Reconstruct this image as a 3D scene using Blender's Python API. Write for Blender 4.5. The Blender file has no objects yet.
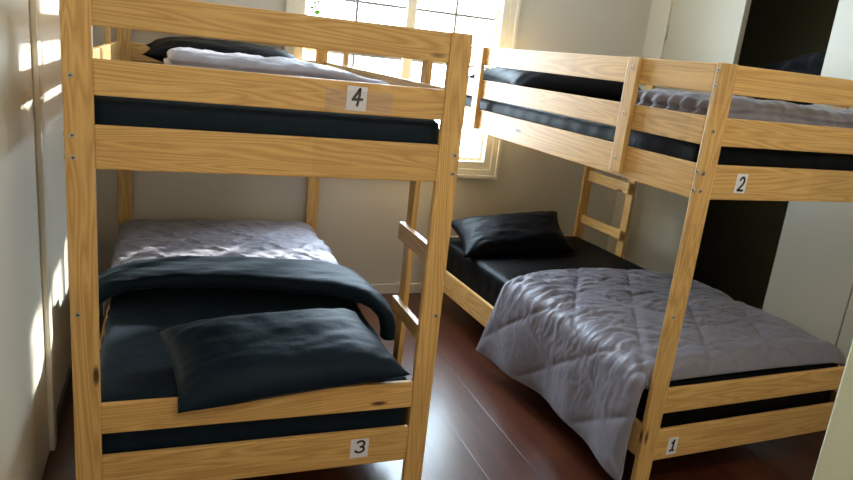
import bpy, bmesh, math, random
from mathutils import Vector, Matrix, noise
random.seed(7)
SC = bpy.context.scene
COL = SC.collection
V = Vector

# ------------------------------------------------------------------ helpers
def mkmesh(name, bm, mats, parent=None, smooth=False):
    me = bpy.data.meshes.new(name)
    bm.normal_update()
    bm.to_mesh(me); bm.free()
    o = bpy.data.objects.new(name, me)
    COL.objects.link(o)
    for m in (mats if isinstance(mats, (list, tuple)) else [mats]):
        me.materials.append(m)
    if smooth:
        for p in me.polygons: p.use_smooth = True
    if parent is not None: o.parent = parent
    return o

def tag(o, label=None, cat=None, group=None, kind=None):
    if label: o['label'] = label
    if cat: o['category'] = cat
    if group: o['group'] = group
    if kind: o['kind'] = kind
    return o

def rebase(o, M=None):
    """put the origin at the middle of the base, then apply the placing matrix"""
    me = o.data
    xs = [v.co.x for v in me.vertices]; ys = [v.co.y for v in me.vertices]; zs = [v.co.z for v in me.vertices]
    c = V(((min(xs)+max(xs))/2, (min(ys)+max(ys))/2, min(zs)))
    me.transform(Matrix.Translation(-c))
    o.matrix_world = (M or Matrix.Identity(4)) @ Matrix.Translation(c)
    return c

def rebase_with_children(o, M=None):
    c = rebase(o, M)
    for ch in COL.objects:
        if ch.parent is o:
            ch.data.transform(Matrix.Translation(-c))

def box_bm(bm, x0, y0, z0, x1, y1, z1, bevel=0.003, seg=2, uv=True, mat=0):
    r = bmesh.ops.create_cube(bm, size=1.0)
    vs = r['verts']
    for v in vs:
        v.co = V((x0 if v.co.x < 0 else x1, y0 if v.co.y < 0 else y1, z0 if v.co.z < 0 else z1))
    faces = list({f for v in vs for f in v.link_faces})
    if bevel > 0:
        ed = list({e for v in vs for e in v.link_edges})
        rr = bmesh.ops.bevel(bm, geom=ed, offset=bevel, segments=seg, profile=0.6, affect='EDGES')
        faces = list({f for f in rr['faces']} | {f for f in faces if f.is_valid})
        # collect everything connected
        seen = set(faces); st = list(faces)
        while st:
            f = st.pop()
            for e in f.edges:
                for g in e.link_faces:
                    if g not in seen: seen.add(g); st.append(g)
        faces = list(seen)
    for f in faces: f.material_index = mat
    if uv:
        lay = bm.loops.layers.uv.verify()
        d = [x1-x0, y1-y0, z1-z0]
        ax = d.index(max(d)); oth = [i for i in range(3) if i != ax]
        ou, ov = random.uniform(0, 40), random.uniform(0, 40)
        for f in faces:
            for l in f.loops:
                c = l.vert.co
                l[lay].uv = (c[ax]+ou, c[oth[0]]+c[oth[1]]+ov)
    return faces

def board(name, parent, a, b, mat, bevel=0.003):
    bm = bmesh.new()
    box_bm(bm, min(a[0], b[0]), min(a[1], b[1]), min(a[2], b[2]), max(a[0], b[0]), max(a[1], b[1]), max(a[2], b[2]), bevel)
    return mkmesh(name, bm, mat, parent)

def fbm(p, oct=3):
    return noise.fractal(p, 0.9, 2.0, oct, noise_basis='PERLIN_ORIGINAL')

# ------------------------------------------------------------------ materials
def newmat(name):
    m = bpy.data.materials.new(name); m.use_nodes = True
    nt = m.node_tree
    b = nt.nodes['Principled BSDF']
    return m, nt, b

def node(nt, typ, **kw):
    n = nt.nodes.new(typ)
    for k, v in kw.items(): setattr(n, k, v)
    return n

def plain(name, col, rough=0.5, metal=0.0, spec=0.5, bump=0.0, bscale=60.0, vary=0.0):
    m, nt, b = newmat(name)
    b.inputs['Base Color'].default_value = (*col, 1)
    b.inputs['Roughness'].default_value = rough
    b.inputs['Metallic'].default_value = metal
    b.inputs['Specular IOR Level'].default_value = spec
    tc = node(nt, 'ShaderNodeTexCoord')
    if bump:
        n = node(nt, 'ShaderNodeTexNoise'); n.inputs['Scale'].default_value = bscale; n.inputs['Detail'].default_value = 4
        bp = node(nt, 'ShaderNodeBump'); bp.inputs['Strength'].default_value = bump; bp.inputs['Distance'].default_value = 0.01
        nt.links.new(tc.outputs['Object'], n.inputs['Vector'])
        nt.links.new(n.outputs['Fac'], bp.inputs['Height'])
        nt.links.new(bp.outputs['Normal'], b.inputs['Normal'])
    if vary:
        n2 = node(nt, 'ShaderNodeTexNoise'); n2.inputs['Scale'].default_value = 2.2; n2.inputs['Detail'].default_value = 3
        mx = node(nt, 'ShaderNodeMix', data_type='RGBA')
        mx.inputs[6].default_value = (*[c*(1-vary) for c in col], 1)
        mx.inputs[7].default_value = (*[min(1, c*(1+vary)) for c in col], 1)
        nt.links.new(tc.outputs['Object'], n2.inputs['Vector'])
        nt.links.new(n2.outputs['Fac'], mx.inputs[0])
        nt.links.new(mx.outputs[2], b.inputs['Base Color'])
    return m

def wood_mat(name, light, dark, knot):
    m, nt, b = newmat(name)
    L = nt.links.new
    uv = node(nt, 'ShaderNodeUVMap')
    def mapped(sx, sy):
        mp = node(nt, 'ShaderNodeMapping'); mp.inputs['Scale'].default_value = (sx, sy, 1)
        L(uv.outputs['UV'], mp.inputs['Vector']); return mp
    m1 = mapped(0.8, 12.0)
    w = node(nt, 'ShaderNodeTexNoise'); w.inputs['Scale'].default_value = 1.0; w.inputs['Detail'].default_value = 2.0; w.inputs['Distortion'].default_value = 0.6
    L(m1.outputs['Vector'], w.inputs['Vector'])
    # growth rings: repeat the soft field in bands
    mul = node(nt, 'ShaderNodeMath', operation='MULTIPLY'); mul.inputs[1].default_value = 17.0
    L(w.outputs['Fac'], mul.inputs[0])
    fr = node(nt, 'ShaderNodeMath', operation='PINGPONG'); fr.inputs[1].default_value = 0.5
    L(mul.outputs[0], fr.inputs[0])
    m2 = mapped(3.0, 260.0)
    fine = node(nt, 'ShaderNodeTexNoise'); fine.inputs['Scale'].default_value = 1.0; fine.inputs['Detail'].default_value = 3.0
    L(m2.outputs['Vector'], fine.inputs['Vector'])
    ad = node(nt, 'ShaderNodeMath', operation='MULTIPLY_ADD'); ad.inputs[1].default_value = 1.25
    sub = node(nt, 'ShaderNodeMath', operation='MULTIPLY_ADD'); sub.inputs[1].default_value = 0.7; sub.inputs[2].default_value = -0.28
    L(fine.outputs['Fac'], sub.inputs[0])
    L(fr.outputs[0], ad.inputs[0]); L(sub.outputs[0], ad.inputs[2])
    ramp = node(nt, 'ShaderNodeValToRGB')
    ramp.color_ramp.elements[0].position = 0.08; ramp.color_ramp.elements[0].color = (*light, 1)
    ramp.color_ramp.elements[1].position = 0.95; ramp.color_ramp.elements[1].color = (*dark, 1)
    L(ad.outputs[0], ramp.inputs['Fac'])
    # knots
    m3 = mapped(2.6, 9.0)
    vo = node(nt, 'ShaderNodeTexVoronoi'); vo.inputs['Scale'].default_value = 1.0
    L(m3.outputs['Vector'], vo.inputs['Vector'])
    kr = node(nt, 'ShaderNodeMapRange'); kr.inputs['From Min'].default_value = 0.05; kr.inputs['From Max'].default_value = 0.10
    kr.inputs['To Min'].default_value = 1.0; kr.inputs['To Max'].default_value = 0.0
    L(vo.outputs['Distance'], kr.inputs['Value'])
    sepc = node(nt, 'ShaderNodeSeparateColor'); L(vo.outputs['Color'], sepc.inputs[0])
    gt = node(nt, 'ShaderNodeMath', operation='GREATER_THAN'); gt.inputs[1].default_value = 0.72
    L(sepc.outputs[0], gt.inputs[0])
    km = node(nt, 'ShaderNodeMath', operation='MULTIPLY'); L(kr.outputs[0], km.inputs[0]); L(gt.outputs[0], km.inputs[1])
    mx = node(nt, 'ShaderNodeMix', data_type='RGBA'); mx.inputs[7].default_value = (*knot, 1)
    L(km.outputs[0], mx.inputs[0]); L(ramp.outputs['Color'], mx.inputs[6])
    # finger-jointed lengths and board-to-board tone
    oi = node(nt, 'ShaderNodeObjectInfo')
    su = node(nt, 'ShaderNodeSeparateXYZ'); L(uv.outputs['UV'], su.inputs[0])
    dv = node(nt, 'ShaderNodeMath', operation='MULTIPLY'); dv.inputs[1].default_value = 2.7; L(su.outputs[0], dv.inputs[0])
    fl = node(nt, 'ShaderNodeMath', operation='FLOOR'); L(dv.outputs[0], fl.inputs[0])
    wn = node(nt, 'ShaderNodeTexWhiteNoise', noise_dimensions='1D'); L(fl.outputs[0], wn.inputs['W'])
    sm = node(nt, 'ShaderNodeMath', operation='ADD'); L(wn.outputs['Value'], sm.inputs[0]); L(oi.outputs['Random'], sm.inputs[1])
    rng = node(nt, 'ShaderNodeMapRange'); rng.inputs['From Max'].default_value = 2.0; rng.inputs['To Min'].default_value = 0.86; rng.inputs['To Max'].default_value = 1.08
    L(sm.outputs[0], rng.inputs['Value'])
    hs = node(nt, 'ShaderNodeHueSaturation'); L(rng.outputs[0], hs.inputs['Value']); L(mx.outputs[2], hs.inputs['Color'])
    L(hs.outputs['Color'], b.inputs['Base Color'])
    b.inputs['Roughness'].default_value = 0.42
    b.inputs['Specular IOR Level'].default_value = 0.4
    bp = node(nt, 'ShaderNodeBump'); bp.inputs['Strength'].default_value = 0.12; bp.inputs['Distance'].default_value = 0.002
    L(ad.outputs[0], bp.inputs['Height']); L(bp.outputs['Normal'], b.inputs['Normal'])
    return m

def cloth_mat(name, col, rough=0.55, sheen=0.3, spec=0.4, weave=900.0, sheentint=(1, 1, 1)):
    m, nt, b = newmat(name)
    L = nt.links.new
    tc = node(nt, 'ShaderNodeTexCoord')
    n = node(nt, 'ShaderNodeTexNoise'); n.inputs['Scale'].default_value = 14; n.inputs['Detail'].default_value = 5
    L(tc.outputs['Object'], n.inputs['Vector'])
    mx = node(nt, 'ShaderNodeMix', data_type='RGBA')
    mx.inputs[6].default_value = (*[c*0.88 for c in col], 1); mx.inputs[7].default_value = (*[min(1, c*1.1) for c in col], 1)
    L(n.outputs['Fac'], mx.inputs[0]); L(mx.outputs[2], b.inputs['Base Color'])
    b.inputs['Roughness'].default_value = rough
    b.inputs['Specular IOR Level'].default_value = spec
    b.inputs['Sheen Weight'].default_value = sheen
    b.inputs['Sheen Roughness'].default_value = 0.4
    b.inputs['Sheen Tint'].default_value = (*sheentint, 1)
    n2 = node(nt, 'ShaderNodeTexNoise'); n2.inputs['Scale'].default_value = 34; n2.inputs['Detail'].default_value = 6; n2.inputs['Distortion'].default_value = 0.8
    L(tc.outputs['Object'], n2.inputs['Vector'])
    bp = node(nt, 'ShaderNodeBump'); bp.inputs['Strength'].default_value = 0.25; bp.inputs['Distance'].default_value = 0.006
    L(n2.outputs['Fac'], bp.inputs['Height']); L(bp.outputs['Normal'], b.inputs['Normal'])
    return m

WOOD = wood_mat('pine_wood', (0.76, 0.465, 0.165), (0.50, 0.245, 0.065), (0.10, 0.035, 0.012))
NAVY = cloth_mat('navy_cotton', (0.0040, 0.0115, 0.0205), 0.6, 0.06, 0.16, sheentint=(0.65, 0.85, 1))
BLACK = cloth_mat('black_cotton', (0.0018, 0.002, 0.0027), 0.5, 0.0, 0.09)
GREY = cloth_mat('grey_microfibre', (0.195, 0.18, 0.215), 0.5, 0.15, 0.3)
PALE = cloth_mat('pale_grey_microfibre', (0.32, 0.305, 0.37), 0.5, 0.15, 0.3)
CARD = plain('white_card', (0.78, 0.76, 0.80), 0.5)
INK = plain('black_ink', (0.006, 0.006, 0.008), 0.5)
STEEL = plain('zinc_screw', (0.55, 0.52, 0.47), 0.35, 1.0)
SLOT_SHADE = plain('screw_slot_shade', (0.03, 0.025, 0.02), 0.6)
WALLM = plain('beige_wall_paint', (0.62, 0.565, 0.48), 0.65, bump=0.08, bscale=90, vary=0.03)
LWALL = plain('cream_wall_paint', (0.75, 0.71, 0.60), 0.6, bump=0.06, bscale=90, vary=0.03)
CEILM = plain('white_ceiling_paint', (0.8, 0.79, 0.76), 0.8)
TRIM = plain('cream_gloss_trim', (0.74, 0.68, 0.57), 0.35)
DOORM = plain('cream_door_paint', (0.53, 0.485, 0.375), 0.38, bump=0.03, bscale=40)
GDOOR = plain('pale_green_cream_door_paint', (0.70, 0.72, 0.55), 0.4)
CLOSET = plain('dark_olive_wardrobe_lining', (0.13, 0.118, 0.062), 0.7, vary=0.15)
BLANKET = cloth_mat('dark_blue_wool', (0.004, 0.005, 0.008), 0.8, 0.1, 0.2)
LEAF = plain("fresh_leaf_green", (0.014, 0.034, 0.002), 0.9, spec=0.0)
BARK = plain('twig_bark', (0.12, 0.08, 0.05), 0.8)
TICK = plain('slat_base_pine', (0.45, 0.30, 0.14), 0.6)

def floor_mat():
    m, nt, b = newmat('cherry_laminate')
    L = nt.links.new
    tc = node(nt, 'ShaderNodeTexCoord')
    sep = node(nt, 'ShaderNodeSeparateXYZ'); L(tc.outputs['Object'], sep.inputs[0])
    PW, X0 = 0.195, 1.315
    a = node(nt, 'ShaderNodeMath', operation='SUBTRACT'); a.inputs[1].default_value = X0; L(sep.outputs[0], a.inputs[0])
    d = node(nt, 'ShaderNodeMath', operation='DIVIDE'); d.inputs[1].default_value = PW; L(a.outputs[0], d.inputs[0])
    row = node(nt, 'ShaderNodeMath', operation='FLOOR'); L(d.outputs[0], row.inputs[0])
    frx = node(nt, 'ShaderNodeMath', operation='FRACT'); L(d.outputs[0], frx.inputs[0])
    # end joints shifted row by row
    sh = node(nt, 'ShaderNodeMath', operation='MULTIPLY'); sh.inputs[1].default_value = 0.47; L(row.outputs[0], sh.inputs[0])
    yy = node(nt, 'ShaderNodeMath', operation='MULTIPLY_ADD'); yy.inputs[1].default_value = 1/1.2; L(sep.outputs[1], yy.inputs[0]); 
    o2 = node(nt, 'ShaderNodeMath', operation='ADD'); o2.inputs[1].default_value = -0.56; L(sh.outputs[0], o2.inputs[0])
    L(o2.outputs[0], yy.inputs[2])
    fry = node(nt, 'ShaderNodeMath', operation='FRACT'); L(yy.outputs[0], fry.inputs[0])
    cell = node(nt, 'ShaderNodeMath', operation='FLOOR'); L(yy.outputs[0], cell.inputs[0])
    def edge(src, width):
        pp = node(nt, 'ShaderNodeMath', operation='PINGPONG'); pp.inputs[1].default_value = 0.5; L(src.outputs[0], pp.inputs[0])
        lt = node(nt, 'ShaderNodeMapRange'); lt.inputs['From Max'].default_value = width; L(pp.outputs[0], lt.inputs['Value']); return lt
    ex = edge(frx, 0.010); ey = edge(fry, 0.0022)
    mn = node(nt, 'ShaderNodeMath', operation='MINIMUM'); L(ex.outputs[0], mn.inputs[0]); L(ey.outputs[0], mn.inputs[1])
    cv = node(nt, 'ShaderNodeCombineXYZ'); L(row.outputs[0], cv.inputs[0]); L(cell.outputs[0], cv.inputs[1])
    wn = node(nt, 'ShaderNodeTexWhiteNoise', noise_dimensions='3D'); L(cv.outputs[0], wn.inputs['Vector'])
    mp = node(nt, 'ShaderNodeMapping'); mp.inputs['Scale'].default_value = (34, 2.2, 1); L(tc.outputs['Object'], mp.inputs['Vector'])
    n = node(nt, 'ShaderNodeTexNoise'); n.inputs['Scale'].default_value = 1; n.inputs['Detail'].default_value = 4; n.inputs['Distortion'].default_value = 1.2
    L(mp.outputs['Vector'], n.inputs['Vector'])
    av = node(nt, 'ShaderNodeMath', operation='MULTIPLY_ADD'); av.inputs[1].default_value = 0.3
    L(wn.outputs['Value'], av.inputs[0])
    nm = node(nt, 'ShaderNodeMath', operation='MULTIPLY'); nm.inputs[1].default_value = 0.8; L(n.outputs['Fac'], nm.inputs[0]); L(nm.outputs[0], av.inputs[2])
    ramp = node(nt, 'ShaderNodeValToRGB')
    ramp.color_ramp.elements[0].position = 0.2; ramp.color_ramp.elements[0].color = (0.030, 0.0065, 0.003, 1)
    ramp.color_ramp.elements[1].position = 0.85; ramp.color_ramp.elements[1].color = (0.125, 0.031, 0.010, 1)
    L(av.outputs[0], ramp.inputs['Fac'])
    mx = node(nt, 'ShaderNodeMix', data_type='RGBA'); mx.inputs[6].default_value = (0.02, 0.006, 0.004, 1)
    L(mn.outputs[0], mx.inputs[0]); L(ramp.outputs['Color'], mx.inputs[7]); L(mx.outputs[2], b.inputs['Base Color'])
    b.inputs['Roughness'].default_value = 0.33
    b.inputs['Specular IOR Level'].default_value = 0.65
    b.inputs['Coat Weight'].default_value = 0.35; b.inputs['Coat Roughness'].default_value = 0.2
    bp = node(nt, 'ShaderNodeBump'); bp.inputs['Strength'].default_value = 0.4; bp.inputs['Distance'].default_value = 0.0015
    L(mn.outputs[0], bp.inputs['Height']); L(bp.outputs['Normal'], b.inputs['Normal'])
    return m
FLOORM = floor_mat()

def glass_mat():
    m = bpy.data.materials.new('window_glass'); m.use_nodes = True
    nt = m.node_tree; nt.nodes.clear(); L = nt.links.new
    out = node(nt, 'ShaderNodeOutputMaterial'); mix = node(nt, 'ShaderNodeMixShader')
    t = node(nt, 'ShaderNodeBsdfTransparent'); t.inputs['Color'].default_value = (0.96, 0.98, 0.97, 1)
    g = node(nt, 'ShaderNodeBsdfGlossy'); g.inputs['Roughness'].default_value = 0.02
    lw = node(nt, 'ShaderNodeLayerWeight'); lw.inputs['Blend'].default_value = 0.5
    pw = node(nt, 'ShaderNodeMath', operation='POWER'); pw.inputs[1].default_value = 4.0
    L(lw.outputs['Facing'], pw.inputs[0])
    ml = node(nt, 'ShaderNodeMath', operation='MULTIPLY_ADD'); ml.inputs[1].default_value = 0.6; ml.inputs[2].default_value = 0.03
    L(pw.outputs[0], ml.inputs[0]); L(ml.outputs[0], mix.inputs[0]); L(t.outputs[0], mix.inputs[1]); L(g.outputs[0], mix.inputs[2]); L(mix.outputs[0], out.inputs['Surface'])
    return m
GLASS = glass_mat()

# ------------------------------------------------------------------ the room
BACKY, RIGHTX, LEFTX, CEILZ, FRONTY = 1.937, 3.07, -0.14, 2.45, -2.7
HALLX, STUBY = 2.46, -1.14
def struct(name, boxes, mats, bevel=0.0, parent=None):
    bm = bmesh.new()
    for b in boxes: box_bm(bm, *b, bevel=bevel)
    o = mkmesh(name, bm, mats, parent)
    if parent is None: o['kind'] = 'structure'
    return o

struct('floor', [(LEFTX-0.12, FRONTY-0.12, -0.1, RIGHTX+0.75, BACKY+0.12, 0.0)], FLOORM)
struct('ceiling', [(LEFTX-0.12, FRONTY-0.12, CEILZ, RIGHTX+0.75, BACKY+0.12, CEILZ+0.1)], CEILM)
WX0, WX1, WZ0, WZ1 = 0.905, 2.045, 0.845, 2.30
struct('wall_back', [(LEFTX-0.12, BACKY, 0, WX0, BACKY+0.12, CEILZ), (WX1, BACKY, 0, RIGHTX+0.12, BACKY+0.12, CEILZ),
                     (WX0, BACKY, 0, WX1, BACKY+0.12, WZ0), (WX0, BACKY, WZ1, WX1, BACKY+0.12, CEILZ)], WALLM)
struct('wall_left', [(LEFTX-0.12, FRONTY, 0, LEFTX, BACKY, CEILZ)], LWALL)
struct('wall_front', [(LEFTX-0.12, FRONTY-0.12, 0, HALLX+0.12, FRONTY, CEILZ)], LWALL)
# right side: end pier, header over the wardrobe doors, near pier
D1a, D1b, D2a, D2b, D3a, D3b = 1.150, 1.735, 0.172, 0.597, -0.27, 0.166
struct('wall_right', [(RIGHTX, D1b+0.065, 0, RIGHTX+0.12, BACKY, CEILZ), (RIGHTX, D3a-0.01, 2.12, RIGHTX+0.12, D1b+0.065, CEILZ),
                      (RIGHTX, STUBY, 0, RIGHTX+0.12, D3a-0.01, CEILZ)], LWALL)
struct('wall_hall', [(HALLX, FRONTY, 0, HALLX+0.12, STUBY, CEILZ), (HALLX+0.12, STUBY-0.12, 0, RIGHTX+0.12, STUBY, CEILZ)], LWALL)
struct('trim_1', [(RIGHTX-0.012, D1b+0.003, 0, RIGHTX+0.06, D1b+0.065, 2.12)], TRIM, 0.004)
def door(name, y0, y1):
    o = struct(name, [(RIGHTX-0.004, y0, 0.012, RIGHTX+0.031, y1, 2.115)], DOORM, 0.003)
    return o
d1 = door('door_1', D1a, D1b); door('door_2', D2a, D2b); door('door_3', D3a, D3b)
for z in (1.72, 0.35):
    bm = bmesh.new()
    bmesh.ops.create_cone(bm, cap_ends=True, segments=16, radius1=0.006, radius2=0.006, depth=0.09, matrix=Matrix.Translation((RIGHTX-0.008, D1b-0.004, z)))
    h = mkmesh('hinge', bm, STEEL, d1, True)
# wardrobe hollow behind the doors
struct('wall_wardrobe', [(RIGHTX+0.62, D3a-0.05, 0, RIGHTX+0.66, D1b+0.1, 2.3), (RIGHTX+0.12, D1b+0.07, 0, RIGHTX+0.62, D1b+0.1, 2.3),
                         (RIGHTX+0.12, D3a-0.05, 0, RIGHTX+0.62, D3a-0.02, 2.3), (RIGHTX+0.12, D3a-0.05, 2.3, RIGHTX+0.66, D1b+0.1, 2.33)], CLOSET)
sh = struct('wardrobe_shelf', [(RIGHTX+0.16, D3a-0.018, 1.47, RIGHTX+0.617, D1b+0.068, 1.495)], CLOSET, 0.002)
del sh['kind']
tag(sh, 'dark shelf spanning the open wardrobe beside the right bunk', 'shelf')

# baseboards
struct('baseboard_back', [(LEFTX, BACKY-0.014, 0, RIGHTX, BACKY, 0.062)], TRIM, 0.004)
struct('baseboard_left', [(LEFTX, 0.56, 0, LEFTX+0.012, BACKY-0.014, 0.06)], plain('dark_skirting', (0.10, 0.085, 0.065), 0.5), 0.003)  # one flat dark grey-brown, darker than the back skirting
# door frame board standing on the left wall
struct('trim_2', [(LEFTX, 0.50, 0, LEFTX+0.018, 0.555, 2.08)], TRIM, 0.006)

# window
def window():
    bm = bmesh.new()
    yo = BACKY
    # stepped casing round the opening
    def ring(x0, x1, z0, z1, w, ya, yb):
        box_bm(bm, x0-w, ya, z0-w, x0, yb, z1+w, 0.004); box_bm(bm, x1, ya, z0-w, x1+w, yb, z1+w, 0.004)
        box_bm(bm, x0, ya, z0-w, x1, yb, z0, 0.004); box_bm(bm, x0, ya, z1, x1, yb, z1+w, 0.004)
    ring(WX0, WX1, WZ0, WZ1, 0.045, yo-0.012, yo)
    ring(WX0-0.045, WX1+0.045, WZ0-0.045, WZ1+0.045, 0.035, yo-0.02, yo)
    ring(WX0-0.08, WX1+0.08, WZ0-0.08, WZ1+0.08, 0.022, yo-0.032, yo)
    o = mkmesh('window_1', bm, TRIM); o['kind'] = 'structure'
    # sash frame
    bm = bmesh.new()
    y0, y1 = yo+0.03, yo+0.075
    f = 0.016
    box_bm(bm, WX0, y0, WZ0, WX0+f, y1, WZ1, 0.003); box_bm(bm, WX1-f, y0, WZ0, WX1, y1, WZ1, 0.003)
    box_bm(bm, WX0+f, y0, WZ0, WX1-f, y1, WZ0+f+0.004, 0.003); box_bm(bm, WX0+f, y0, WZ1-f, WX1-f, y1, WZ1, 0.003)
    box_bm(bm, 1.476, y0-0.012, WZ0+f, 1.532, y1, WZ1-f, 0.004)
    mkmesh('window_frame', bm, TRIM, o)
    bm = bmesh.new()
    for x in (1.198, 1.782): box_bm(bm, x-0.0075, yo+0.045, WZ0+f, x+0.0075, yo+0.06, WZ1-f, 0.002)
    for z in (1.95, 1.679, 1.40, 1.12):
        box_bm(bm, WX0+f, yo+0.044, z-0.0075, 1.476, yo+0.061, z+0.0075, 0.002)
        box_bm(bm, 1.532, yo+0.044, z-0.0075, WX1-f, yo+0.061, z+0.0075, 0.002)
    mkmesh('glazing_bar', bm, plain('grey_glazing_bar', (0.27, 0.265, 0.255), 0.5), o)
    for x0, x1 in ((WX0+f, 1.476), (1.532, WX1-f)):
        bm = bmesh.new(); box_bm(bm, x0, yo+0.050, WZ0+f, x1, yo+0.054, WZ1-f, 0)
        mkmesh('pane', bm, GLASS, o)
window()

# a sprig of leaves outside the window
def sprig():
    bm = bmesh.new()
    base = V((1.0, 2.06, 2.235))
    bmesh.ops.create_cone(bm, cap_ends=True, segments=8, radius1=0.005, radius2=0.009, depth=0.62, matrix=Matrix.Translation(base+V((0, 0, -0.31+0.02))))
    for f in bm.faces: f.material_index = 1
    rnd = random.Random(3)
    for i in range(26):
        z = -0.62+0.60*i/26; a = rnd.uniform(0, 6.28); ln = rnd.uniform(0.05, 0.08)
        dirv = V((math.cos(a), math.sin(a), -0.5)).normalized(); side = dirv.cross(V((0, 0, 1))).normalized()
        p = base+V((0, 0, z)); pts = [p, p+dirv*ln*0.5+side*ln*0.36+V((0, 0, .004)), p+dirv*ln, p+dirv*ln*0.5-side*ln*0.36+V((0, 0, .004))]
        vs = [bm.verts.new(q) for q in pts]; bm.faces.new(vs)
    o = mkmesh('leafy_twig', bm, [LEAF, BARK]); rebase(o)
    tag(o, 'small green leafy twig hanging outside the window', 'plant')
sprig()

# ------------------------------------------------------------------ bunk beds
W, L, PWD, PT = 1.034, 1.907, 0.066, 0.022
S, BW = 0.378, 0.058
LEV_A = dict(t1=1.505, t0=1.4225, m1=1.348, m0=1.262, l1=1.191, l0=1.082, u1=.434, u0=.3445, b1=.272, b0=.151)
LEV_B = dict(t1=1.505, t0=1.418, m1=1.348, m0=1.2615, l1=1.203, l0=1.093, u1=.430, u0=.3385, b1=.272, b0=.154)

def screw_at(parent, p, axis):
    bm = bmesh.new()
    bmesh.ops.create_cone(bm, cap_ends=True, segments=18, radius1=0.0078, radius2=0.0064, depth=0.003)
    for f in bm.faces: f.material_index = 0
    n0 = len(bm.faces)
    box_bm(bm, -0.0038, -0.0011, 0.0012, 0.0038, 0.0011, 0.0019, 0, uv=False, mat=1)  # dark cross paints the shade of a driver slot onto the head
    box_bm(bm, -0.0011, -0.0038, 0.0012, 0.0011, 0.0038, 0.0019, 0, uv=False, mat=1)
    R = V((0, 0, 1)).rotation_difference(V(axis)).to_matrix().to_4x4()
    bm.transform(Matrix.Translation(p) @ R)
    return mkmesh('screw', bm, [STEEL, SLOT_SHADE], parent)

def strokes(bm, lines, width, y, org, sx, sz, slant, mat):
    """pen strokes as flat ribbons with round ends, in the plane y"""
    def P(a, b): return V((org[0]+(a+slant*b)*sx, y, org[1]+b*sz))
    for pts in lines:
        q = [P(*p) for p in pts]
        for i in range(len(q)-1):
            d = (q[i+1]-q[i]); 
            if d.length < 1e-7: continue
            n = V((-d.z, 0, d.x)).normalized()*width/2
            vs = [bm.verts.new(c) for c in (q[i]-n, q[i+1]-n, q[i+1]+n, q[i]+n)]
            f = bm.faces.new(vs); f.material_index = mat
        for k, c in enumerate(q):
            vs = [bm.verts.new(c+V((math.cos(t)*width/2, -0.00002*(k+1), math.sin(t)*width/2))) for t in [j*math.pi/6 for j in range(12)]]
            f = bm.faces.new(vs); f.material_index = mat
def arc(cx, cz, rx, rz, a0, a1, n=12):
    return [(cx+rx*math.cos(math.radians(a0+(a1-a0)*i/n)), cz+rz*math.sin(math.radians(a0+(a1-a0)*i/n))) for i in range(n+1)]
DIGITS = {
    '4': [[(0.16, 0.95), (-0.42, 0.22), (0.5, 0.27)], [(0.16, 0.95), (0.2, 0.55), (0.1, -0.15)]],
    '3': [arc(0.0, 0.72, 0.36, 0.28, 150, -80)+arc(0.0, 0.20, 0.42, 0.27, 85, -160)],
    '2': [arc(0.0, 0.72, 0.33, 0.28, 165, -20)+[(0.20, 0.45), (-0.36, 0.0), (0.40, 0.0)]],
    '1': [[(-0.25, 0.72), (0.06, 0.98), (0.06, 0.0)], [(-0.34, 0.0), (0.40, 0.0)]],
}
def number_card(parent, ch, cx, cz, w, h, y, tilt, dw, dh, dz, slant, pen):
    bm = bmesh.new()
    box_bm(bm, -w/2, -0.0009, -h/2, w/2, 0.0, h/2, 0, uv=False, mat=0)
    strokes(bm, DIGITS[ch], pen, -0.0012, (0, dz), dw, dh, slant, 1)
    bm.transform(Matrix.Translation((cx, y, cz)) @ Matrix.Rotation(tilt, 4, 'Y'))
    o = mkmesh('number_card', bm, [CARD, INK], parent)
    o['label'] = 'white card with a black handwritten number ' + ch
    return o

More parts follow.
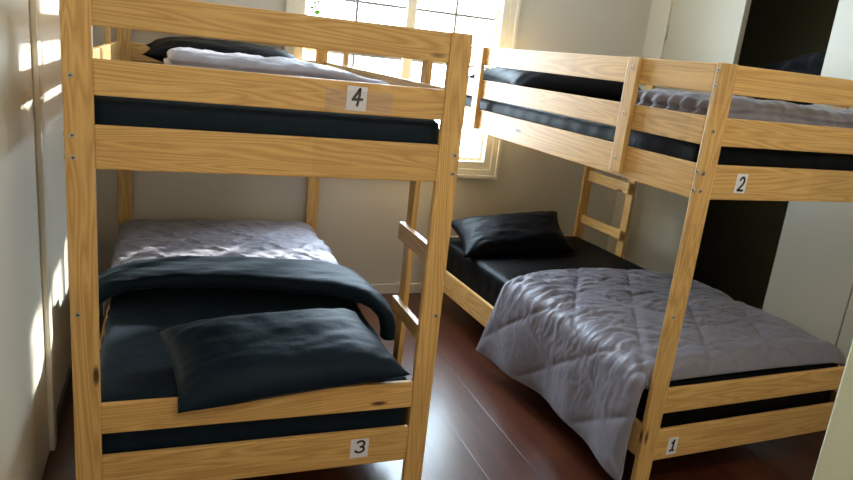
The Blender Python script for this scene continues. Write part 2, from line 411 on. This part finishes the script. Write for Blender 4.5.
def bunk(lev, cards, ladder_far, loc, yaw, label, W):
    root = bpy.data.objects.new('bunk_bed', None); COL.objects.link(root)
    root.location = loc; root.rotation_euler = (0, 0, yaw)
    tag(root, label, 'bed', 'pine bunk beds')
    g = lev
    ends = [('t1', 't0'), ('m1', 'm0'), ('l1', 'l0'), ('u1', 'u0'), ('b1', 'b0')]
    posts = {}
    for x0 in (0, W-PWD):
        for far in (0, 1):
            y0 = L-PT if far else 0
            # a front plank with a corner batten behind it, as one glued post
            bm = bmesh.new()
            box_bm(bm, x0, y0, 0, x0+PWD, y0+PT, g['t1']+0.002, 0.004)
            posts[(x0 > 0, far)] = mkmesh('post', bm, WOOD, root)
    boards = {}
    for far in (0, 1):
        for a, b in ends:
            y0 = L-PT+0.001 if far else 0.003
            boards[(a[0], far)] = board('end_board', root, (PWD-0.0005, y0, g[b]), (W-PWD+0.0005, y0+PT-0.004, g[a]), WOOD, 0.004)
    for x0 in (0.001, W-0.021):
        for a, b in ends[:3]:
            board('guard_rail' if a[0] != 'l' else 'side_rail', root, (x0, PT+0.0005, g[b]), (x0+0.02, L-PT-0.0005, g[a]), WOOD, 0.004)
        board('side_rail', root, (x0, PT+0.0005, 0.172), (x0+0.02, L-PT-0.0005, 0.292), WOOD, 0.004)
    # uprights screwed on the outside of the rails
    ly = L-S if ladder_far else S
    for right in (0, 1):
        for y in (S, L-S):
            x0 = W-0.0005 if right else -0.0195
            lad = right and abs(y-ly) < 1e-6
            z0 = 0.165 if lad else g['l0']+0.016
            o = board('ladder_upright' if lad else 'batten', root, (x0, y-BW/2, z0), (x0+0.02, y+BW/2, g['t1']+0.001), WOOD, 0.003)
            if not right:
                for a, b in ends[:3]:
                    screw_at(o, V((-0.0198, y+0.008*random.uniform(-1, 1), (g[a]+g[b])/2+0.01)), (-1, 0, 0))
    for z0, z1 in ((0.791, 0.853), (0.520, 0.571)):
        if ladder_far: board('rung', root, (W-0.0425, ly-BW/2-0.004, z0), (W-0.0215, L-PT-0.0005, z1), WOOD, 0.003)
        else: board('rung', root, (W-0.0215, PT+0.0005, z0), (W-0.0005, ly+BW/2+0.012, z1), WOOD, 0.003)
    # screws in the near posts
    for rx in (False, True):
        p = posts[(rx, 0)]
        xs = W-0.0165 if rx else 0.0165
        zl = [(g['l1']+g['l0'])/2+0.027, (g['l1']+g['l0'])/2-0.027]
        zz = zl + ([(g['m1']+g['m0'])/2] if not rx else []) + [0.66 if rx else 0.70]
        for z in zz: screw_at(p, V((xs+0.002*random.uniform(-1, 1), -0.0003, z)), (0, -1, 0))
        if not rx:
            for a, b in (ends[0], ends[2]):
                for k in (0.25, 0.78): screw_at(p, V((-0.0003, 0.0105, g[b]+(g[a]-g[b])*k)), (-1, 0, 0))
    # slatted bases
    for z in (0.205, 1.115):
        bm = bmesh.new()
        for i in range(12):
            y = 0.06+i*(L-0.18)/11
            box_bm(bm, 0.024, y, z, W-0.046, y+0.06, z+0.016, 0.002)
        mkmesh('slat_base', bm, TICK, root)
    for (ch, bd, cx, cz, w, h, tilt, dw, dh, dz, slant, pen) in cards:
        number_card(boards[(bd, 0)], ch, cx, cz, w, h, 0.0028, tilt, dw, dh, dz, slant, pen)
    return root

BX, BY, BYAW = 1.7596, -0.1829, 0.0465
MB = Matrix.Translation((BX, BY, 0)) @ Matrix.Rotation(BYAW, 4, 'Z')
bedA = bunk(LEV_A, [('4', 'm', 0.712, 1.304, 0.056, 0.065, 0.02, 0.028, 0.040, -0.012, 0.10, 0.0078),
                    ('3', 'b', 0.8075, 0.2135, 0.059, 0.066, 0.0, 0.034, 0.038, -0.012, 0.12, 0.0072)], False, (0, 0, 0), 0,
            'pine bunk bed on the left, by the cream wall, with number cards 4 and 3', 1.034)
bedB = bunk(LEV_B, [('2', 'l', 0.1845, 1.148, 0.047, 0.062, 0.02, 0.028, 0.042, -0.022, 0.12, 0.0078),
                    ('1', 'b', 0.1425, 0.204, 0.044, 0.066, 0.02, 0.024, 0.040, -0.018, 0.14, 0.0080)], True, (BX, BY, 0), BYAW,
            'pine bunk bed on the right, beside the open wardrobe, with number cards 2 and 1', 1.058)
# clear tape over the card on the upper rail
def tape_mat():
    m = bpy.data.materials.new('clear_tape'); m.use_nodes = True
    nt = m.node_tree; nt.nodes.clear(); L_ = nt.links.new
    out = node(nt, 'ShaderNodeOutputMaterial'); mix = node(nt, 'ShaderNodeMixShader'); mix.inputs[0].default_value = 0.14
    t = node(nt, 'ShaderNodeBsdfTransparent'); g = node(nt, 'ShaderNodeBsdfPrincipled'); g.inputs['Base Color'].default_value = (0.6, 0.52, 0.5, 1); g.inputs['Roughness'].default_value = 0.3
    L_(t.outputs[0], mix.inputs[1]); L_(g.outputs[0], mix.inputs[2]); L_(mix.outputs[0], out.inputs['Surface'])
    return m
bm = bmesh.new(); box_bm(bm, 0.625, 0.0012, 1.268, 0.815, 0.0022, 1.325, 0, uv=False)
tp = mkmesh('clear_tape', bm, tape_mat(), [o for o in COL.objects if o.name.startswith('number_card')][0].parent)
tp['label'] = 'strip of clear tape around the number 4 card'

# ------------------------------------------------------------------ bedding
def rounded_box(x0, x1, y0, y1, z0, z1, r, nx, ny, nz, disp=None):
    """closed box with round edges, dense enough to carry wrinkles"""
    bm = bmesh.new(); cache = {}
    def vert(i, j, k):
        key = (i, j, k)
        if key in cache: return cache[key]
        def lin(i, n, a, b):
            t = i/n
            t = 0.5-0.5*math.cos(math.pi*t) if n <= 10 else t
            return a+(b-a)*t
        p = V((lin(i, nx, x0, x1), lin(j, ny, y0, y1), lin(k, nz, z0, z1)))
        c = V((min(max(p.x, x0+r), x1-r), min(max(p.y, y0+r), y1-r), min(max(p.z, z0+r), z1-r)))
        d = p-c
        n = d.normalized() if d.length > 1e-9 else V((0, 0, 1))
        q = c+n*r if d.length > 1e-9 else p
        if disp: q = q+n*disp(q, n)
        cache[key] = bm.verts.new(q); return cache[key]
    def face(fn, a, b):
        for i in range(a):
            for j in range(b):
                bm.faces.new([fn(i, j), fn(i+1, j), fn(i+1, j+1), fn(i, j+1)])
    face(lambda i, j: vert(i, j, nz), nx, ny)
    face(lambda i, j: vert(i, ny-j, 0), nx, ny)
    face(lambda i, k: vert(i, 0, k), nx, nz)
    face(lambda i, k: vert(nx-i, ny, k), nx, nz)
    face(lambda j, k: vert(nx, j, k), ny, nz)
    face(lambda j, k: vert(0, ny-j, k), ny, nz)
    bmesh.ops.recalc_face_normals(bm, faces=bm.faces)
    return bm

def sheet(fn, nu, nv, thick):
    """a cloth shell from a surface fn(u, v); closed, thickness along the normal"""
    bm = bmesh.new()
    P = [[V(fn(i/nu, j/nv)) for j in range(nv+1)] for i in range(nu+1)]
    def nrm(i, j):
        a = P[min(i+1, nu)][j]-P[max(i-1, 0)][j]; b = P[i][min(j+1, nv)]-P[i][max(j-1, 0)]
        n = a.cross(b); return n.normalized() if n.length > 1e-12 else V((0, 0, 1))
    top = [[bm.verts.new(P[i][j]) for j in range(nv+1)] for i in range(nu+1)]
    bot = [[bm.verts.new(P[i][j]-nrm(i, j)*thick) for j in range(nv+1)] for i in range(nu+1)]
    for i in range(nu):
        for j in range(nv):
            bm.faces.new([top[i][j], top[i+1][j], top[i+1][j+1], top[i][j+1]])
            bm.faces.new([bot[i][j], bot[i][j+1], bot[i+1][j+1], bot[i+1][j]])
    for i in range(nu):
        bm.faces.new([top[i][0], bot[i][0], bot[i+1][0], top[i+1][0]])
        bm.faces.new([top[i][nv], top[i+1][nv], bot[i+1][nv], bot[i][nv]])
    for j in range(nv):
        bm.faces.new([top[0][j], top[0][j+1], bot[0][j+1], bot[0][j]])
        bm.faces.new([top[nu][j], bot[nu][j], bot[nu][j+1], top[nu][j+1]])
    bmesh.ops.recalc_face_normals(bm, faces=bm.faces)
    return bm

class Path:
    """smooth polyline sampled by arc length"""
    def __init__(self, pts, sub=14):
        P = [V((*p, 0)) if len(p) == 2 else V(p) for p in pts]
        out = []
        for i in range(len(P)-1):
            p0 = P[max(i-1, 0)]; p1 = P[i]; p2 = P[i+1]; p3 = P[min(i+2, len(P)-1)]
            for k in range(sub):
                t = k/sub
                out.append(0.5*((2*p1)+(p2-p0)*t+(2*p0-5*p1+4*p2-p3)*t*t+(3*p1-p0-3*p2+p3)*t**3))
        out.append(P[-1]); self.p = out
        self.s = [0]
        for a, b in zip(out, out[1:]): self.s.append(self.s[-1]+(b-a).length)
        self.len = self.s[-1]
    def at(self, d):
        d = min(max(d, 0), self.len)
        lo, hi = 0, len(self.s)-1
        while hi-lo > 1:
            m = (lo+hi)//2
            if self.s[m] <= d: lo = m
            else: hi = m
        t = (d-self.s[lo])/max(self.s[hi]-self.s[lo], 1e-9)
        return self.p[lo].lerp(self.p[hi], t)

def with_disp(base, disp, e=0.004):
    def f(u, v):
        p = V(base(u, v))
        a = V(base(min(u+e, 1), v))-V(base(max(u-e, 0), v)); b = V(base(u, min(v+e, 1)))-V(base(u, max(v-e, 0)))
        n = a.cross(b)
        n = n.normalized() if n.length > 1e-12 else V((0, 0, 1))
        return p+n*disp(u, v, p)
    return f

def quilt(a, b, sp=0.243, amp=0.016):
    f1 = (a*0.81-b*0.59)/sp; f2 = (a*0.81+b*0.59)/sp+0.3
    g = abs(math.sin(math.pi*f1))*abs(math.sin(math.pi*f2))
    return amp*(1-math.exp(-g*7.0))/(1-math.exp(-7.0))

def place(bm, name, mat, M, label, cat, group, children=()):
    o = mkmesh(name, bm, mat, None, True)
    rebase(o, M)
    tag(o, label, cat, group)
    return o

I4 = Matrix.Identity(4)
# mattresses ------------------------------------------------------------
def mattress(M, x0, x1, y0, y1, z0, z1, mat, seed, wr, label):
    def disp(q, n):
        w = 0
        if n.z > 0.5: w = -abs(wr*0.5*fbm(V((q.x*7+seed, q.y*3, seed)))) - wr*0.3*abs(fbm(V((q.x*16, q.y*5+seed, 2))))
        elif n.z > -0.5:
            s = q.x+q.y
            w = wr*0.7*math.sin(s*55+4*fbm(V((s*3, q.z*4, seed))))*max(0, min(1, (q.z-z0)/0.1))*0.5-wr*0.4
        return w
    bm = rounded_box(x0, x1, y0, y1, z0, z1, 0.035, 44, 90, 8, disp)
    return place(bm, 'mattress', mat, M, label, 'mattress', 'mattresses in fitted sheets')
mattress(I4, 0.026, 0.978, 0.032, 1.872, 0.222, 0.426, NAVY, 1.0, 0.010, 'mattress in navy fitted sheet on the lower bunk above card 3')
mattress(I4, 0.045, 0.988, 0.032, 1.872, 1.132, 1.262, NAVY, 2.0, 0.004, 'thin navy sheeted mattress on the upper bunk with card 4')
mattress(MB, 0.030, 1.000, 0.032, 1.872, 0.222, 0.442, BLACK, 3.0, 0.005, 'mattress in black fitted sheet on the lower bunk above card 1')
mattress(MB, 0.030, 0.985, 0.032, 1.872, 1.132, 1.265, BLACK, 4.0, 0.004, 'black sheeted mattress on the upper bunk with card 2')

# pillows ---------------------------------------------------------------
def pillow(M, corners, hu, hd, mat, seed, label, zmin=None, n=44, conc=0.095, wr=0.006):
    BL, BR, TR, TL = [V(c) for c in corners]
    nrm = ((BR-BL).cross(TL-BL)).normalized()
    bm = bmesh.new()
    def pt(i, j, s):
        u = -1+2*i/n; v = -1+2*j/n
        uu = u*(1-conc*(1-v*v)*abs(u)**1.5); vv = v*(1-conc*1.3*(1-u*u)*abs(v)**1.5)
        a = (uu+1)/2; b = (vv+1)/2
        p = BL*(1-a)*(1-b)+BR*a*(1-b)+TR*a*b+TL*(1-a)*b
        h = max(0, (1-u**4)*(1-v**4))**0.62
        edge = min(1-abs(u), 1-abs(v))
        w = wr*fbm(V((u*2.3+seed, v*3.1, seed+s)))*min(1, edge*6)
        cr = (abs(u)*abs(v))**2
        w += wr*1.1*math.sin((u-v*0.7)*22+seed+3*fbm(V((u*2, v*2, seed))))*cr*min(1, edge*8)
        q = p+nrm*((hu if s > 0 else -hd)*h+w*(1 if s > 0 else -0.3))
        if zmin is not None and q.y > -0.004:
            z = zmin+(0.004 if s > 0 else 0)
            if q.z < z: q.z = z+0.03*(q.z-z)*0
        return q
    up = {}; dn = {}
    for i in range(n+1):
        for j in range(n+1):
            up[i, j] = bm.verts.new(pt(i, j, 1))
            dn[i, j] = up[i, j] if i in (0, n) or j in (0, n) else bm.verts.new(pt(i, j, -1))
    for i in range(n):
        for j in range(n):
            bm.faces.new([up[i, j], up[i+1, j], up[i+1, j+1], up[i, j+1]])
            bm.faces.new([dn[i, j], dn[i, j+1], dn[i+1, j+1], dn[i+1, j]])
    bmesh.ops.recalc_face_normals(bm, faces=bm.faces)
    return place(bm, 'pillow', mat, M, label, 'pillow', 'dark bed pillows')
pillow(I4, [(0.262, -0.040, 0.414), (0.945, -0.030, 0.476), (0.885, 0.44, 0.500), (0.205, 0.360, 0.492)], 0.085, 0.05, NAVY, 1.3,
       'navy pillow at the near end of the lower bunk above card 3', 0.440, conc=0.05)
pillow(I4, [(0.13, 1.38, 1.315), (0.86, 1.38, 1.315), (0.86, 1.82, 1.345), (0.13, 1.82, 1.345)], 0.07, 0.05, BLACK, 2.3,
       'black pillow at the far end of the upper bunk with card 4', 1.268)
pillow(MB, [(-0.03, 1.42, 0.452), (0.68, 1.44, 0.462), (0.80, 1.84, 0.60), (0.05, 1.83, 0.535)], 0.07, 0.06, BLACK, 3.3,
       'black pillow at the far end of the lower bunk above card 1', 0.447)
pillow(MB, [(0.08, 1.34, 1.325), (0.96, 1.34, 1.345), (0.97, 1.82, 1.38), (0.06, 1.82, 1.35)], 0.088, 0.06, BLACK, 4.3,
       'black pillow at the far end of the upper bunk with card 2', 1.27)

# comforter hanging over the side of the lower right bunk ----------------
def comforter_draped():
    path = Path([(1.024, 0.425), (1.010, 0.462), (0.95, 0.492), (0.75, 0.500), (0.5, 0.503), (0.25, 0.502), (0.09, 0.500), (0.025, 0.490), (-0.016, 0.455),
                 (-0.030, 0.38), (-0.042, 0.25), (-0.052, 0.098)])
    top_len = 0.0
    for d, p in zip(path.s, path.p):
        if p.x > 0.02: top_len = d
    def base(u, v):
        d = u*path.len
        p = path.at(d)
        side = max(0, min(1, (d-top_len)/(path.len-top_len)))
        far = 1.00+0.065*math.sin(min(1, max(0, p.x)/0.9)*math.pi)-0.05*max(0, (p.x-0.55)/0.4)+0.10*side**1.3
        near = 0.028-0.045*side**1.5
        y = far+(near-far)*v
        z = p.y
        # the near end folds down a little over the mattress edge
        e = max(0, (v-0.93)/0.07)
        if p.x > 0.0: z -= 0.052*e*e
        ef = max(0, (0.03-v)/0.03)
        if p.x > 0.0: z -= 0.018*ef*ef
        x = p.x
        if side > 0:
            x -= 0.016*side*math.sin(y*7.5+0.6)+0.010*side*math.sin(y*17+1)
            x -= 0.02*side*max(0, 1-(y-0.0)/0.25) if y < 0.25 else 0
            z += 0.02*side*math.sin(y*3.2+0.4)
        return (x, y, z)
    def disp(u, v, p):
        d = u*path.len; y = p.y
        side = max(0, min(1, (d-top_len)/(path.len-top_len)))
        q = quilt(d, y, 0.243, 0.011)
        g = 1-0.95*side; q *= 1-0.45*side
        w = 0.005*fbm(V((d*4.0+3, y*30+2.5*fbm(V((d*3, y*3, 5))), 1.7)))*g
        w += 0.007*(0.5-abs(fbm(V((d*6, y*34+3*fbm(V((d*4, y*4, 6))), 8.1)))))*g
        ridge = math.exp(-((d-top_len+0.05)/0.11)**2)
        w += ridge*0.006*math.sin(y*95+6*fbm(V((d*5, y*4, 3))))*(0.4+abs(fbm(V((y*5, 1, 2)))))
        w += side*0.008*fbm(V((d*1.5, y*5+d*3, 9)))
        w *= 1-0.3*side
        edge = min(1, v*30, (1-v)*30, (1-u)*40)
        return (q+w)*edge
    bm = sheet(with_disp(base, disp), 190, 170, 0.014)
    return place(bm, 'comforter', GREY, MB, 'grey quilted comforter hanging over the side of the lower bunk above card 1', 'comforter', 'grey comforters')
comforter_draped()

# comforter spread on the lower left bunk with its near edge turned back --
CP = Path([(0.004, 0.345), (-0.002, 0.40), (0.012, 0.455), (0.07, 0.482), (0.2, 0.490), (0.5, 0.494), (0.82, 0.490), (0.955, 0.482), (1.004, 0.450), (1.020, 0.40), (1.022, 0.335)])
def comforter_spread():
    def base(u, v):
        p = CP.at(u*CP.len)
        near = 0.86+0.0*u
        y = 1.872+(near-1.872)*v
        k = max(0, min(1, (y-1.35)/0.45)); k = k*k*(3-2*k)
        return (p.x, y, p.y-0.020*k*min(1, max(0, (p.y-0.38)/0.07)))
    def disp(u, v, p):
        d = u*CP.len; y = p.y
        w = quilt(d, y, 0.26, 0.010)
        w += 0.006*fbm(V((d*5+y*4, y*11-d*6, 4.2)), 4)
        w += 0.014*(0.45-abs(fbm(V((d*6-y*6, y*9+d*5, 7.7)), 3)))
        return max(0.0, w)*min(1, v*25+0.1, u*20+.1, (1-u)*20+.1)
    bm = sheet(lambda a, b: with_disp(base, disp)(1-a, b), 210, 180, 0.010)
    o = place(bm, 'comforter', PALE, I4, 'pale grey comforter with navy turned back edge on the lower bunk above card 3', 'comforter', 'grey comforters')
    inv = o.matrix_world.inverted()
    # the turned-back edge shows the navy underside
    prof = Path([(1.0, 0.006), (0.97, 0.024), (0.80, 0.036), (0.5, 0.046), (0.22, 0.050), (0.06, 0.044), (0.0, 0.018), (0.03, -0.006), (0.12, -0.016)])
    def front(x):
        pts = [(0.0, 0.70), (0.10, 0.745), (0.25, 0.765), (0.5, 0.735), (0.85, 0.645), (0.96, 0.55), (1.03, 0.45)]
        for (a, b), (c, d) in zip(pts, pts[1:]):
            if x <= c: return b+(d-b)*max(0, (x-a))/(c-a)
        return pts[-1][1]
    def back(x):
        pts = [(0.0, 0.95), (0.12, 1.04), (0.25, 1.085), (0.6, 1.06), (0.9, 1.01), (0.98, 0.93), (1.03, 0.86)]
        for (a, b), (c, d) in zip(pts, pts[1:]):
            if x <= c: return b+(d-b)*max(0, (x-a))/(c-a)
        return pts[-1][1]
    def sm(fn, x): return sum(fn(x+k*0.02) for k in (-2, -1, 0, 1, 2))/5
    def fbase(u, v):
        q = prof.at(v*prof.len)
        c = CP.at((0.045+0.93*u)*CP.len)
        e = 0.002
        a = CP.at((0.045+0.93*u+e)*CP.len)-CP.at((0.045+0.93*u-e)*CP.len)
        n = V((-a.y, a.x)).normalized()
        fx, bx = sm(front, c.x), sm(back, c.x)
        lift = q.y+0.006
        return (c.x+n.x*lift, fx+(bx-fx)*q.x, c.y+n.y*lift-0.004)
    def fdisp(u, v, p):
        return 0.006*fbm(V((p.x*4, p.y*14, 3.3)))*min(1, v*12)+0.004*math.sin(p.y*60+3*fbm(V((p.x*3, p.y*2, 1))))*0.4
    bm = sheet(lambda a, b: with_disp(fbase, fdisp)(1-a, b), 120, 60, 0.008)
    f = mkmesh('turned_back_edge', bm, NAVY, None, True)
    f.data.transform(inv); f.parent = o
    f['label'] = 'navy underside turned back along the near edge'
comforter_spread()

# folded comforters on the upper bunks -----------------------------------
def folded(M, x0, x1, y0, y1, z0, z1, taper, seed, mat, label, gather):
    def disp(q, n):
        top = max(0, n.z)
        tx = (q.x-x0)/(x1-x0); 
        w = 0.010*fbm(V((q.x*5+seed, q.y*6, q.z*9)), 4)+0.008*fbm(V((q.x*13+seed, q.y*13, q.z*20)), 3)
        s = q.y if abs(n.x) > 0.5 else q.x
        w += gather*math.sin(s*95+q.z*25+5*fbm(V((q.x*4, q.y*4, seed))))*(1-top*0.4)*(0.75 if abs(n.x) > 0.5 else 0.2)
        if n.z < -0.5: w = 0
        # seam lines between the folded layers
        if abs(n.z) < 0.6:
            for k in (0.36, 0.70):
                zz = z0+(z1-z0)*k
                w -= 0.012*math.exp(-((q.z-zz)/0.006)**2)
        return w
    bm = rounded_box(x0, x1, y0, y1, z0, z1, min(0.045, (z1-z0)*0.45), 70, 56, 18, disp)
    for v in bm.verts:
        t = (v.co.x-x0)/(x1-x0)
        k = 1-taper*max(0, t-0.45)**1.6
        v.co.z = z0+(v.co.z-z0)*k*(1+0.05*math.sin(v.co.x*9+seed))
        v.co.z = max(v.co.z, z0)
    return place(bm, 'comforter', mat, M, label, 'comforter', 'grey comforters')
folded(I4, 0.225, 0.955, 0.36, 1.02, 1.266, 1.368, 1.15, 1.0, PALE, 'pale grey comforter folded on the upper bunk with card 4', 0.002)
folded(MB, 0.052, 0.955, 0.050, 0.50, 1.268, 1.402, 0.12, 5.0, GREY, 'gathered grey comforter folded on the upper bunk with card 2', 0.011)

# dark blanket heaped on the wardrobe shelf
def heap():
    def disp(q, n):
        return 0.02*fbm(V((q.x*6, q.y*6, q.z*8)), 3)+0.008*math.sin(q.y*40+q.x*20) if n.z > -0.3 else 0
    bm = rounded_box(RIGHTX+0.17, RIGHTX+0.52, 0.66, 1.32, 1.4955, 1.70, 0.07, 34, 40, 14, disp)
    for v in bm.verts:
        t = (v.co.y-0.66)/0.66
        v.co.z = max(1.4955, 1.4955+(v.co.z-1.4955)*(1-0.85*max(0, t)**1.0))
    place(bm, 'blanket', BLANKET, I4, 'dark blue blanket heaped on the shelf in the open wardrobe', 'blanket', None)
heap()

# open door leaf at the right edge, next to the camera
def entry_door():
    bm = bmesh.new()
    box_bm(bm, 0, 0, 0.01, 0.72, 0.038, 2.03, 0.009, 3)
    o = mkmesh('door_4', bm, GDOOR); o['kind'] = 'structure'
    a = V((1.738, -0.80, 0)); d = math.atan2(-0.93, 0.37)
    o.location = a; o.rotation_euler = (0, 0, d)
entry_door()

# added fill lights on the ceiling, out of view, to brighten the bed fronts
def lamp(x, y, label):
    root = bpy.data.objects.new('fill_light', None); COL.objects.link(root); root.location = (x, y, CEILZ)
    tag(root, label, 'lamp')
    bm = bmesh.new(); bmesh.ops.create_cone(bm, cap_ends=True, segments=40, radius1=0.19, radius2=0.19, depth=0.025, matrix=Matrix.Translation((0, 0, -0.0125)))
    mkmesh('base', bm, CEILM, root)
    bm = bmesh.new(); bmesh.ops.create_uvsphere(bm, u_segments=40, v_segments=20, radius=0.17)
    for v in list(bm.verts):
        if v.co.z > 0.001: bm.verts.remove(v)
    for v in bm.verts: v.co.z = v.co.z*0.45-0.025
    m, nt, b = newmat('fill_light_glow'); b.inputs['Emission Color'].default_value = (1, 0.90, 0.76, 1); b.inputs['Emission Strength'].default_value = LAMP
    mkmesh('shade', bm, m, root, True)
LAMP = 10.5
lamp(0.95, -1.5, 'added round white fill light above the left of the near end of the room')
lamp(2.2, -1.62, 'added round white fill light on the ceiling behind the open cream door')

# ------------------------------------------------------------------ light
w = bpy.data.worlds.new('sky'); SC.world = w; w.use_nodes = True
bg = w.node_tree.nodes['Background']
bg.inputs['Color'].default_value = (0.68, 0.83, 1.0, 1); bg.inputs['Strength'].default_value = 11.5
pl = bpy.data.lights.new('window_portal', 'AREA'); pl.shape = 'RECTANGLE'; pl.size = WX1-WX0; pl.size_y = WZ1-WZ0
po = bpy.data.objects.new('window_portal', pl); COL.objects.link(po)
po.location = ((WX0+WX1)/2, BACKY+0.13, (WZ0+WZ1)/2); po.rotation_euler = (-math.pi/2, 0, 0)
pl.cycles.is_portal = True
sl = bpy.data.lights.new('sun', 'SUN'); sl.energy = 5.5; sl.angle = math.radians(2.2); sl.color = (1, 0.96, 0.9)
so = bpy.data.objects.new('sun', sl); COL.objects.link(so)
so.rotation_euler = V((-1, -0.80, -0.46)).to_track_quat('-Z', 'Y').to_euler(); so.location = (4, 5, 4)

# ------------------------------------------------------------------ camera
cam = bpy.data.cameras.new('camera'); co = bpy.data.objects.new('camera', cam); COL.objects.link(co)
R_ = V((0.93392113, -0.3419726, 0.10414446)); U_ = V((-0.00430557, 0.28054861, 0.95983016)); D_ = V((0.3574532, 0.89685407, -0.26053789))
m3 = Matrix((R_, U_, -D_)).transposed()
co.matrix_world = Matrix.Translation((0.2297, -1.8281, 1.4368)) @ m3.to_4x4()
cam.sensor_width = 36; cam.lens = 680.5272/853*36; cam.clip_start = 0.02
SC.camera = co
SC.view_settings.view_transform = 'Standard'; SC.view_settings.look = 'None'
SC.view_settings.exposure = 1.42; SC.view_settings.gamma = 1.0; SC.view_settings.use_curve_mapping = False
SC.cycles.use_denoising = True
SC.cycles.max_bounces = 10; SC.cycles.diffuse_bounces = 6; SC.cycles.transparent_max_bounces = 12
